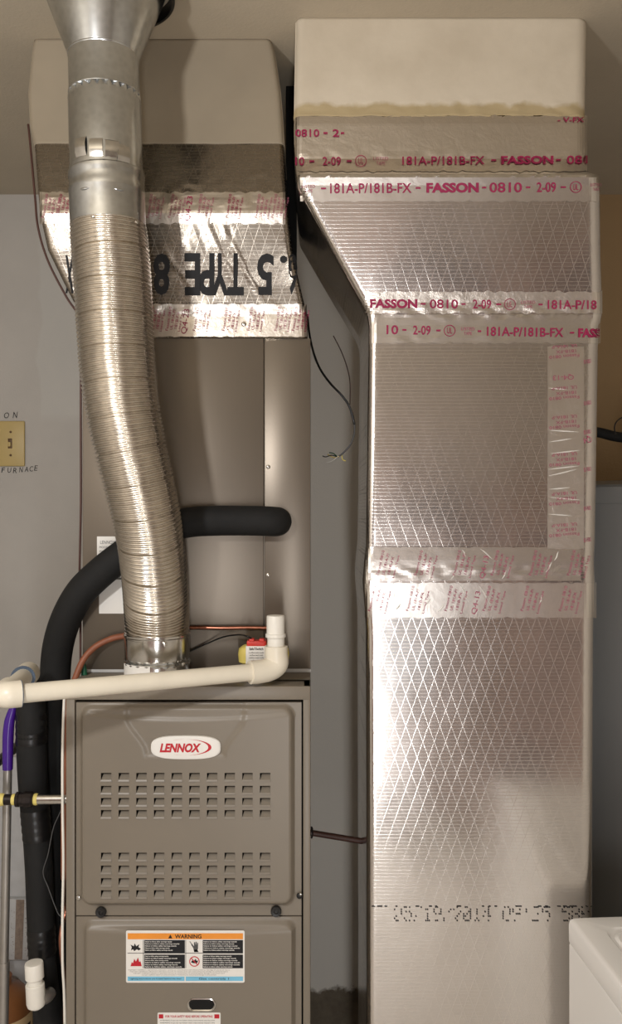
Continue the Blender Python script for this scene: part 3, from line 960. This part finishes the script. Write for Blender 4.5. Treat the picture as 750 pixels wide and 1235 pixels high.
def low(name, y0, y1, prof, m, mod=None, seg=64):
    a, b = P(189.5, y0, YB_), P(189.5, y1, YB_); Lh = (b - a).length
    return MB().lathe([(r * q_, t * Lh) for r, t in prof], a, (0, 0, 1), seg, True, mod).build(name, m, VP, .5)


low('connector_band', 795, 763, [(38.5, 0), (39, .08), (39, .86), (39.8, .9), (39.8, .97), (38.6, 1.0)], M['chrome'])
low('crimped_joint', 801, 791, [(38.3, 0), (39.6, .3), (38, .5), (39.2, .75), (38, 1)], M['galv'], lambda i, a: .0008 * cos(22 * a), 110)
bc = low('flue_collar', 815.5, 798, [(42, 0), (42, .06), (39, .12), (38.6, .6), (39, 1)], M['chrome'])
a0 = P(189.5, 793, YB_)
screw(VP, P(199, 777, YB_ - 38.9 * q_), .0045, M['chrome'], axis=(.24, -.97, 0)); screw(VP, P(221, 801, YB_ - 24 * q_), .004, M['chrome'], axis=(.78, -.6, 0))
mb = MB(); vs = []
for k in range(9):
    a_ = radians(-158 + 66 * k / 8); c = Vector((cos(a_), sin(a_), 0)) * (39.6 * q_)
    vs += [P(189.5, 797, YB_) + c, P(189.5, 816, YB_) + c]
mb.add(vs, [[2 * k, 2 * k + 1, 2 * k + 3, 2 * k + 2] for k in range(8)]).build('paper_label', M['white'], VP, 3.14)
MB().lathe([(74 * px2, 0), (77 * px2, .0), (77 * px2, .024), (74 * px2, .024), (74 * px2, 0)], (X_(133, YV), YV, CEIL - .0245), seg=64, cap=False).build('ceiling_collar', M['blackplastic'], VP, .5)

# ------------------------------------------------------------------ insulated refrigerant hoses
HA = thing('insulated_hose', 'thick black foam-insulated hose curving out of the coil cabinet behind the vent pipe', 'hose', P(333, 629, YC))
hp = [(334, 629, 1.745, 17.2), (334, 629, 1.715, 17.6), (331, 629, 1.696, 17.8), (322, 628.5, 1.687, 18), (300, 628, 1.685, 18), (260, 628, 1.685, 18.2), (222, 631, 1.685, 18.2), (185, 644, 1.685, 18.4), (150, 668, 1.685, 18.6), (122, 690, 1.687, 18.6), (97, 715, 1.695, 18.6),
      (79, 748, 1.71, 18.4), (69, 785, 1.73, 18.2), (66, 830, 1.745, 18), (64, 900, 1.745, 18), (62, 1000, 1.745, 18), (62, 1100, 1.745, 18), (63, 1235, 1.745, 18), (64, 1330, 1.745, 18), (64, 1440, 1.745, 18)]
MB().tube([P(a, b, Y) for a, b, Y, r in hp], [r * Y / F for a, b, Y, r in hp], 28, 7).build('foam_sleeve', M['black'], HA, 3.14)
HB = thing('insulated_hose', 'straight black insulated pipe wrapped with tape beside the purple mop handle', 'hose', P(45, 1235, 1.67))
hb = [(40, 826, 1.78, 17), (38, 836, 1.72, 17.4), (37.5, 856, 1.672, 17.5), (38, 900, 1.67, 17.8), (40, 950, 1.67, 17.3), (44, 1000, 1.67, 16.5), (47, 1050, 1.67, 16.2), (49, 1110, 1.67, 16), (52, 1170, 1.67, 16), (58, 1235, 1.67, 17), (58, 1330, 1.67, 17), (58, 1440, 1.67, 17)]
MB().tube([P(a, b, Y) for a, b, Y, r in hb], [r * Y / F for a, b, Y, r in hb], 28, 7).build('foam_sleeve', M['black'], HB, 3.14)
for y0, y1, x0, x1, r0, r1 in ((860, 896, 37.6, 38, 18.2, 18.5), (975, 1012, 42, 45, 17.4, 17), (1118, 1150, 49.4, 51, 16.6, 16.6)):
    a, b = P(x0, y0, 1.67), P(x1, y1, 1.67)
    MB().tube([a.lerp(b, k / 12) for k in range(13)], [(r0 + (r1 - r0) * k / 12 + .35 * ((k * 7) % 3 - 1)) * 1.67 / F for k in range(13)], 28, 1).build('tape_wrap', M['blacktape'], HB, .5)

# ------------------------------------------------------------------ PVC condensate drain
DP = thing('drain_pipe', 'white PVC drain pipe slanting across the furnace top to a capped upright', 'pipe', P(333, 806, 1.6))
r_ = .0154
A, B = P(333, 808, 1.600), P(4, 838.5, 1.385)
MB().tube([A.lerp(B, .04), A.lerp(B, .985)], r_, 28, 1).build('pipe', M['pvc'], DP, .6)
dv = (B - A).normalized()
up_end = P(332, 745, 1.6)
# right elbow: from the run up into the riser
el = [A + dv * .052, A + dv * .030, A + dv * .012 + Vector((0, 0, .003)), A + Vector((.001, 0, .012)), A + Vector((0, 0, .030)), A + Vector((0, 0, .044))]
MB().tube(el, [.0212, .0212, .0215, .0215, .0212, .0212], 28, 6).build('elbow', M['pvc'], DP, .6)
MB().tube([A + Vector((0, 0, .03)), Vector((A.x - .001, A.y, up_end.z - .01))], .0158, 28, 1).build('riser', M['pvc_w'], DP, .6)
MB().lathe([(.0178, 0), (.0186, .001), (.0186, .006), (.0166, .0075), (.0166, .038), (.0158, .040), (.009, .0405)], (A.x - .001, A.y, up_end.z - .036), seg=28).build('cap', M['pvc_w'], DP, .6)
MB().tube([A + Vector((0, .0, -.008)), A + Vector((0, .05, -.0125)), A + Vector((0, .121, -.0125))], .008, 24, 1).build('inlet_stub', M['pvc'], DP, .6)
# left elbow turning back to the wall
B2 = P(33, 813, 1.62)
db = (B2 - B).normalized()
MB().tube([B - dv * .027, B - dv * .018, B - dv * .007 + db * .001, B + db * .012, B + db * .034, B + db * .05], .0215, 28, 6).build('elbow', M['pvc'], DP, .6)
MB().tube([B - dv * .0268, B - dv * .0278], .0219, 28, 1).build('primer_ring', M['primer'], DP, .6)
MB().tube([B + db * .04, B2], .0165, 24, 1).build('return_pipe', M['pvc'], DP, .6)
MB().tube([B2 - db * .05, B2 + db * .01], .0215, 28, 1).build('coupling', M['pvc'], DP, .6)
MB().tube([B2 - db * .0502, B2 - db * .0512], .0219, 28, 1).build('primer_ring', M['primer'], DP, .6)

# cleanout at lower left
YT = 1.60; qt = YT / F
CO = thing('drain_cleanout', 'short white PVC cleanout with a cap beside the black hoses, low at left', 'pipe fitting', P(43, 1215, YT))
tl = Vector((-.05, 0, 1)).normalized()
b0 = P(43.5, 1213, YT)
MB().lathe([(6 * qt, -3 * qt), (10 * qt, 0), (11.2 * qt, 4 * qt), (11.2 * qt, 26 * qt), (10.6 * qt, 27 * qt), (9 * qt, 27 * qt)], b0, tl, 28).build('lower_hub', M['pvc_w'], CO, .5)
MB().lathe([(9 * qt, 20 * qt), (9 * qt, 36 * qt)], b0, tl, 28).build('pipe', M['pvc_w'], CO, .5)
MB().lathe([(10 * qt, 33 * qt), (11 * qt, 34 * qt), (11 * qt, 50 * qt), (10.4 * qt, 52 * qt), (7 * qt, 52.6 * qt), (2 * qt, 52.2 * qt)], b0, tl, 28).build('cap', M['pvc_w'], CO, .5)
MB().tube([b0 + Vector((0, 0, 12 * qt)), P(55, 1202, YT + .015), P(62, 1196, YT + .03)], [9.6 * qt, 8.5 * qt, 6.5 * qt], 24, 5).build('side_outlet', M['pole'], CO, .6)

# ------------------------------------------------------------------ float switch by the riser
YS = 1.655
FS = thing('float_switch', 'small yellow overflow switch with red top and printed white label behind the PVC riser', 'switch', P(312, 806, YS))
mb = MB(); rings = []
for y, s_ in ((801.5, .82), (799, .97), (790, 1.0), (783, .97), (779, .8), (777.5, .5)):
    rings.append([P(317.5 + 31 * s_ * math.copysign(abs(cos(a)) ** .6, cos(a)), y, YS + .012) + Vector((0, .022 * s_ * math.copysign(abs(sin(a)) ** .7, sin(a)) + .012, 0)) for a in (2 * pi * k / 32 for k in range(32))])
mb.rings(rings).build('float_body', M['yellow'], FS, .7)
MB().box(X_(297, YS), X_(321, YS), YS - .014, YS + .012, Z_(815, YS), Z_(778, YS), .001).build('housing', M['white'], FS)
MB().box(X_(298, YS), X_(321.5, YS), YS - .012, YS + .012, Z_(779, YS), Z_(772, YS), .002).build('top', M['redp'], FS)
for x in (304, 316): MB().box(X_(x - 3, YS), X_(x + 3, YS), YS - .013, YS + .004, Z_(773, YS), Z_(769.5, YS), .001).build('terminal', M['redp'], FS)
d = Decal(lambda x, z: YS - .014, .0004)
d.text('SafeTSwitch', 309, 782.5, 17, 3.2, M['greyink'], bold=.02)
for k, wd in enumerate((18, 16, 18, 13, 17)): d.text('overflow switch model', 309, 787 + k * 3.1, wd, 1.8, M['greyink'])
d.build('lettering', FS)


def wire(name, label, cat, pts, r, m, sub=8):
    o = MB().tube([P(*p) for p in pts], r, 10, sub).build(name, m, None, 3.14)
    return tag(o, label, cat)


wire('switch_wire', 'black control wire curving from the float switch behind the vent pipe', 'wire', [(303, 770, 1.645), (297, 767, 1.645), (288, 765.5, 1.68), (270, 768, 1.70), (250, 776, 1.712), (232, 784, 1.7145), (219, 790, 1.7145)], .0016, M['blackplastic'])
wire('low_voltage_wire', 'thin black wire lying along the cabinet foot left of the vent pipe', 'wire', [(151, 815, 1.700), (140, 815.5, 1.690), (125, 817, 1.69), (108, 818, 1.70), (104, 812, 1.708), (101, 806, 1.712)], .0016, M['blackplastic'])
# copper line
CL = thing('copper_line', 'copper tube running behind the vent pipe and looping down the furnace side', 'pipe', P(324, 757, 1.71))
cp = [(324, 757.5, 1.712), (300, 757, 1.712), (270, 757.5, 1.712), (240, 757, 1.715), (200, 757.5, 1.7165), (170, 762, 1.7165), (150, 767.5, 1.7155)]
MB().tube([P(*p) for p in cp], .0040, 14, 6).build('bare_tube', M['copper'], CL, 3.14)
cp = [(153, 766.5, 1.7145), (135, 770, 1.708), (115, 780, 1.70), (101, 795, 1.69), (92, 815, 1.68), (85, 838, 1.66), (79, 870, 1.635), (77.5, 950, 1.622), (77.5, 1060, 1.622)]
MB().tube([P(*p) for p in cp], .0062, 14, 6).build('orange_sleeve', M['copper_ins'], CL, 3.14)
cp = [(77.5, 1060, 1.622), (76.5, 1085, 1.62), (79, 1100, 1.625), (74.5, 1118, 1.61), (72.8, 1135, 1.605), (75, 1160, 1.61), (78, 1180, 1.62), (78, 1240, 1.62), (78, 1330, 1.62)]
MB().tube([P(*p) for p in cp], .0034, 10, 6).build('bare_loop', M['copper'], CL, 3.14)
wire('white_cable', 'thin white cable hanging down the left edge of the furnace', 'wire', [(77.5, 842, 1.60), (76, 880, 1.60), (75.3, 925, 1.598), (75.6, 980, 1.60), (76.5, 1040, 1.60), (75.5, 1100, 1.598), (75.5, 1160, 1.598), (77.5, 1200, 1.60), (78.5, 1260, 1.60), (78.5, 1330, 1.60)], .0026, M['pvc_w'])
wire('grey_wire', 'fine grey wire drooping over the black insulated hoses', 'wire', [(77, 970, 1.622), (71, 983, 1.628), (64, 1000, 1.632), (58, 1030, 1.636), (52, 1052, 1.640), (58, 1070, 1.640), (66, 1092, 1.63), (71, 1103, 1.624), (77, 1107, 1.618)], .0009, M['greyink'])
wire('brown_cable', 'thin brown cable following the left edge of duct and coil cabinet', 'wire', [(34, 150, 1.726), (37, 180, 1.724), (42, 235, 1.722), (46, 275, 1.72), (58, 315, 1.722), (80, 358, 1.724), (93, 378, 1.724), (97.3, 400, 1.724), (97.4, 500, 1.722), (97.6, 600, 1.730), (96.6, 655, 1.736), (95.8, 700, 1.738), (97, 740, 1.735), (97, 770, 1.722), (97, 812, 1.71)], .0022, M['brownwire'])
GN = thing('wire_connector', 'little green wire connector at the left foot of the coil cabinet', 'connector', P(101, 812, 1.7))
MB().lathe([(.0028, 0), (.0062, .002), (.0052, .012), (.003, .024), (.0022, .036)], P(101.5, 815, 1.698), (0, 0, 1), 12).build('cap', M['green'], GN, .5)
for a in (-1, 1): MB().tube([P(101.5 + a * 2, 815, 1.694), P(101.5 + a * 4, 819, 1.69)], .0014, 8, 1).build('wire_end', M['chrome'], GN)

# ------------------------------------------------------------------ gas pipe
YG = 1.612; qg = YG / F
GP = thing('gas_pipe', 'steel gas pipe with black union and yellow sealant entering the furnace from the left', 'pipe', P(80, 964, YG))
hx = lambda x: P(x, 964 + (40 - x) * .01, YG)


def run(name, x0, x1, r0, m, prof=None, seg=28):
    a, b = hx(x0), hx(x1); L_ = (b - a).length
    return MB().lathe([(r * qg, t * L_) for r, t in (prof or [(r0, 0), (r0, 1)])], a, (b - a), seg).build(name, m, GP, .5)


run('steel_pipe', 40, 86, 6.3, M['chrome'])
run('sealant', 40, 46, 0, M['ytape'], [(5, 0), (6.6, .2), (7.2, .5), (6.6, .9), (6.2, 1)])
run('union', 19, 41, 0, M['iron'], [(7, 0), (9, .03), (9, .2), (8, .22), (8, .45), (9.6, .48), (9.6, .9), (8.2, 1)], 10)
run('sealant', 14, 19.5, 0, M['ytape'], [(6.2, 0), (6.8, .4), (6.2, 1)])
run('nipple', 3, 15, 6.4, M['iron'])
run('sealant', -1, 5.5, 0, M['ytape'], [(7.2, 0), (7.6, .5), (6.4, 1)])
a = hx(-1)
MB().tube([a + Vector((.004, 0, 0)), a + Vector((-.05, 0, 0)), a + Vector((-.085, .03, 0)), a + Vector((-.09, .12, 0)), a + Vector((-.09, YW - YG, 0))], .0105, 18, 6).build('supply_run', M['iron'], GP, .7)

# ------------------------------------------------------------------ mop, jug, filter strip at the far left
YM = 1.665; qm = YM / F
MP = thing('mop', 'mop pole with purple grip leaning behind the gas pipe at far left', 'mop', (X_(4, YM), YM, 0))
MB().tube([P(17.5, 850, YM), P(14.5, 858, YM), P(11.5, 870, YM), P(10, 885, YM), P(9.5, 905, YM), P(9.3, 928, YM)], [3.2 * qm, 5 * qm, 6.2 * qm, 6.6 * qm, 6.5 * qm, 6 * qm], 24, 5).build('grip', M['purple'], MP, .7)
bot = P(3, 1236, YM)
top_ = P(9.3, 925, YM); mid = P(5.0, 1161, YM)
MB().tube([top_, mid], 5.2 * qm, 24, 1).build('upper_tube', M['pole'], MP, .7)
dn = (mid - top_).normalized(); end = top_ + dn * (top_.z / -dn.z - .03)
MB().tube([mid - dn * .002, end], 6.4 * qm, 24, 1).build('lower_tube', M['pole'], MP, .7)
MB().box(end.x - .14, end.x + .10, YM - .04, YM + .04, .0, .035, .01).build('mop_head', M['purple'], MP)

YJ = 2.44
JG = thing('jug', 'brown plastic jug with paper label on the floor behind the mop pole', 'bottle', P(4, 1300, YJ))
JG.location.z = 0
jc = (X_(3, YJ), YJ, 0); zt2 = Z_(1203, YJ)
MB().lathe([(.066, 0), (.078, .008), (.080, .03), (.080, zt2 - .07), (.079, zt2 - .03), (.074, zt2 + .004), (.058, zt2 + .022), (.030, zt2 + .036), (.024, zt2 + .042), (.024, zt2 + .05)], jc, seg=40).build('bottle', M['brown'], JG, .8)
MB().lathe([(.026, zt2 + .042), (.026, zt2 + .062), (.022, zt2 + .066)], jc, seg=24).build('cap', M['brown'], JG, .6)
mb = MB()
for q, (a0, a1, m0, z0, z1) in enumerate(((-150, 30, 0, .06, zt2 - .035), (-78, -58, 1, .07, zt2 - .05), (-44, -5, 2, .07, zt2 - .06))):
    n = 14; mb.cm = m0; r = .0808 + .0004 * (q > 0)
    vs = [Vector((jc[0] + r * cos(radians(a0 + (a1 - a0) * k / n)), jc[1] + r * sin(radians(a0 + (a1 - a0) * k / n)), z)) for k in range(n + 1) for z in (z0, z1)]
    mb.add(vs, [[2 * k, 2 * k + 2, 2 * k + 3, 2 * k + 1] for k in range(n)])
mb.build('label', [M['cream'], M['lilac'], M['ink']], JG, 3.14)

YA = YW - .03
AF = thing('air_filter', 'narrow used air filter with speckled white frame and dusty middle on the wall', 'filter', P(22, 1157, YA))
z0, z1 = Z_(1157.5, YA), Z_(1084.5, YA)
MB().box(X_(-10, YA), X_(34, YA), YA, YW - .0125, z0, z1, .001).build('frame', M['panelw'], AF)
rng = random.Random(5); d = Decal(lambda x, z: YA, .0008)
d.poly([(17.5, 1157), (27, 1157), (29.5, 1085), (19.5, 1085)], M['media'])
for k in range(60):
    x = rng.choice((rng.uniform(13, 17), rng.uniform(29.6, 33.5))); y = rng.uniform(1087, 1155); d.rect(x, y, x + .7, y + .6, M['media'])
d.build('dusty_media', AF)

# ------------------------------------------------------------------ between furnace and duct
TC = thing('thermostat_cable', 'dangling black cable with bare coloured strands between furnace and foil duct', 'cable', P(378, 405, 1.95))
t1 = [(371, 380, 2.0), (373, 402, 1.95), (378, 425, 1.92), (386, 445, 1.90), (398, 462, 1.88), (413, 478, 1.87), (422, 492, 1.87), (427.5, 512, 1.87)]
t2 = [(427.5, 510, 1.87), (427, 524, 1.87), (422, 537, 1.87), (413, 547, 1.87), (407, 551, 1.87)]
MB().tube([P(*p) for p in t1], .0024, 10, 6).build('black_sheath', M['blackplastic'], TC, 3.14)
MB().tube([P(*p) for p in t2], .0019, 10, 6).build('inner_sheath', M['greyink'], TC, 3.14)
for pts_, m in ((((407, 551), (400, 549), (393, 551), (389, 550)), 'ink'), (((407, 551), (402, 547), (397, 546)), 'green'), (((408, 550), (400, 556), (394, 557.5)), 'white'),
                (((407, 551), (412, 549), (413, 554), (417, 556)), 'yellow'), (((407, 550), (403, 552), (395, 548)), 'yellow')):
    MB().tube([P(x, y, 1.868 + .004 * k) for k, (x, y) in enumerate(pts_)], .0011, 8, 5).build('strand', M[m], TC, 3.14)
o = wire('hanging_cord', 'thin dark cord hanging along the shaded side of the foil duct', 'wire', [(402, 405, 1.95), (412, 425, 1.95), (419, 445, 1.95), (422, 462, 1.95), (422, 488, 1.95)], .0012, M['brownwire'])
YX = 1.84
BR = thing('gas_branch_pipe', 'dark brown pipe bridging the gap from furnace side to foil duct', 'pipe', P(400, 1009, YX))
a, b = P(373, 1004, YX), P(437, 1014.5, YX)
MB().tube([a, b], .0062, 16, 1).build('tube', M['brownwire'], BR, .7)
MB().lathe([(.012, 0), (.012, .003), (.008, .005)], a + Vector((.003, 0, 0)), (1, 0, 0), 20).build('escutcheon', M['iron'], BR, .6)

# ------------------------------------------------------------------ water heater and pipe at right
WH = thing('water_heater', 'grey cylindrical water heater half hidden behind the foil duct at right', 'water heater', (.82, 2.20, 0))
wc = (.82, 2.20, 0); zt3 = Z_(584, 1.99)
MB().lathe([(.225, .04), (.24, .05), (.24, zt3 - .045), (.2425, zt3 - .043), (.2425, zt3 - .006), (.236, zt3), (.15, zt3 + .012), (.02, zt3 + .016)], wc, seg=72).build('tank', M['tank'], WH, .5)
MB().lathe([(.22, 0), (.22, .045)], wc, seg=48).build('foot_ring', M['dark'], WH, .5)
PI_ = thing('insulated_pipe', 'black insulated water pipe reaching in above the grey tank at right edge', 'pipe', P(740, 525, 2.1))
MB().tube([P(700, 518, 2.15), P(724, 522, 2.15), P(745, 527, 2.15), P(790, 533, 2.16), (.82, 2.20, zt3 + .10), (.845, 2.2, zt3 + .06), (.845, 2.20, zt3 + .012)], .0125, 18, 6).build('foam_sleeve', M['black'], PI_, 3.14)
wire('loop_wire', 'thin black wire loop above the insulated water pipe at right edge', 'wire', [(742, 524, 2.12), (741, 515, 2.12), (744, 508, 2.12), (752, 503, 2.12), (770, 500, 2.13)], .0016, M['blackplastic'])

# ------------------------------------------------------------------ washing machine, lower right
WM = thing('washing_machine', 'white top-loading washing machine with its rear corner showing at lower right', 'washing machine', P(684, 1107, 1.585))
WM.location.z = 0
ang = radians(3.65)
Rz = Matrix.Rotation(ang, 4, 'Z')
wloc = P(683.5, 1105, 1.585); ztop = wloc.z


def wm(mb, name, m, smooth=.6):
    mb.v = [Rz @ v + Vector((wloc.x, wloc.y, 0)) for v in mb.v]
    return mb.build(name, m, WM, smooth)


W_, D_ = .69, .70
wm(MB().box(.002, W_ - .002, -D_, -.002, .02, ztop - .0435, .006, 4), 'body', M['enamel'])
wm(MB().box(.004, W_ - .004, -D_ + .002, -.004, ztop - .05, ztop - .04), 'gap', M['enamel'])
# top panel with an oval lid recess
mb = MB()


def rr(x0, x1, y0, y1, r, z, n=6):
    out = []
    for cx, cy, a0 in ((x1 - r, y1 - r, 0), (x0 + r, y1 - r, 90), (x0 + r, y0 + r, 180), (x1 - r, y0 + r, 270)):
        out += [Vector((cx + r * cos(radians(a0 + 90 * k / n)), cy + r * sin(radians(a0 + 90 * k / n)), z)) for k in range(n + 1)]
    return out


def ins(q, z, r): return rr(q, W_ - q, -D_ + q, -q, r, z)


rings = [ins(.001, ztop - .0425, .012), ins(0, ztop - .040, .012), ins(0, ztop - .010, .012), ins(.0015, ztop - .005, .011), ins(.005, ztop - .0015, .010), ins(.010, ztop, .009),
         ins(.046, ztop, .03), ins(.049, ztop - .003, .034), ins(.054, ztop - .003, .036), ins(.058, ztop + .001, .04), ins(.085, ztop + .001, .05), ins(.092, ztop - .004, .055), ins(.110, ztop - .007, .06), ins(.16, ztop - .008, .07)]
wm(mb.rings(rings), 'top_panel', M['enamel'], .5)
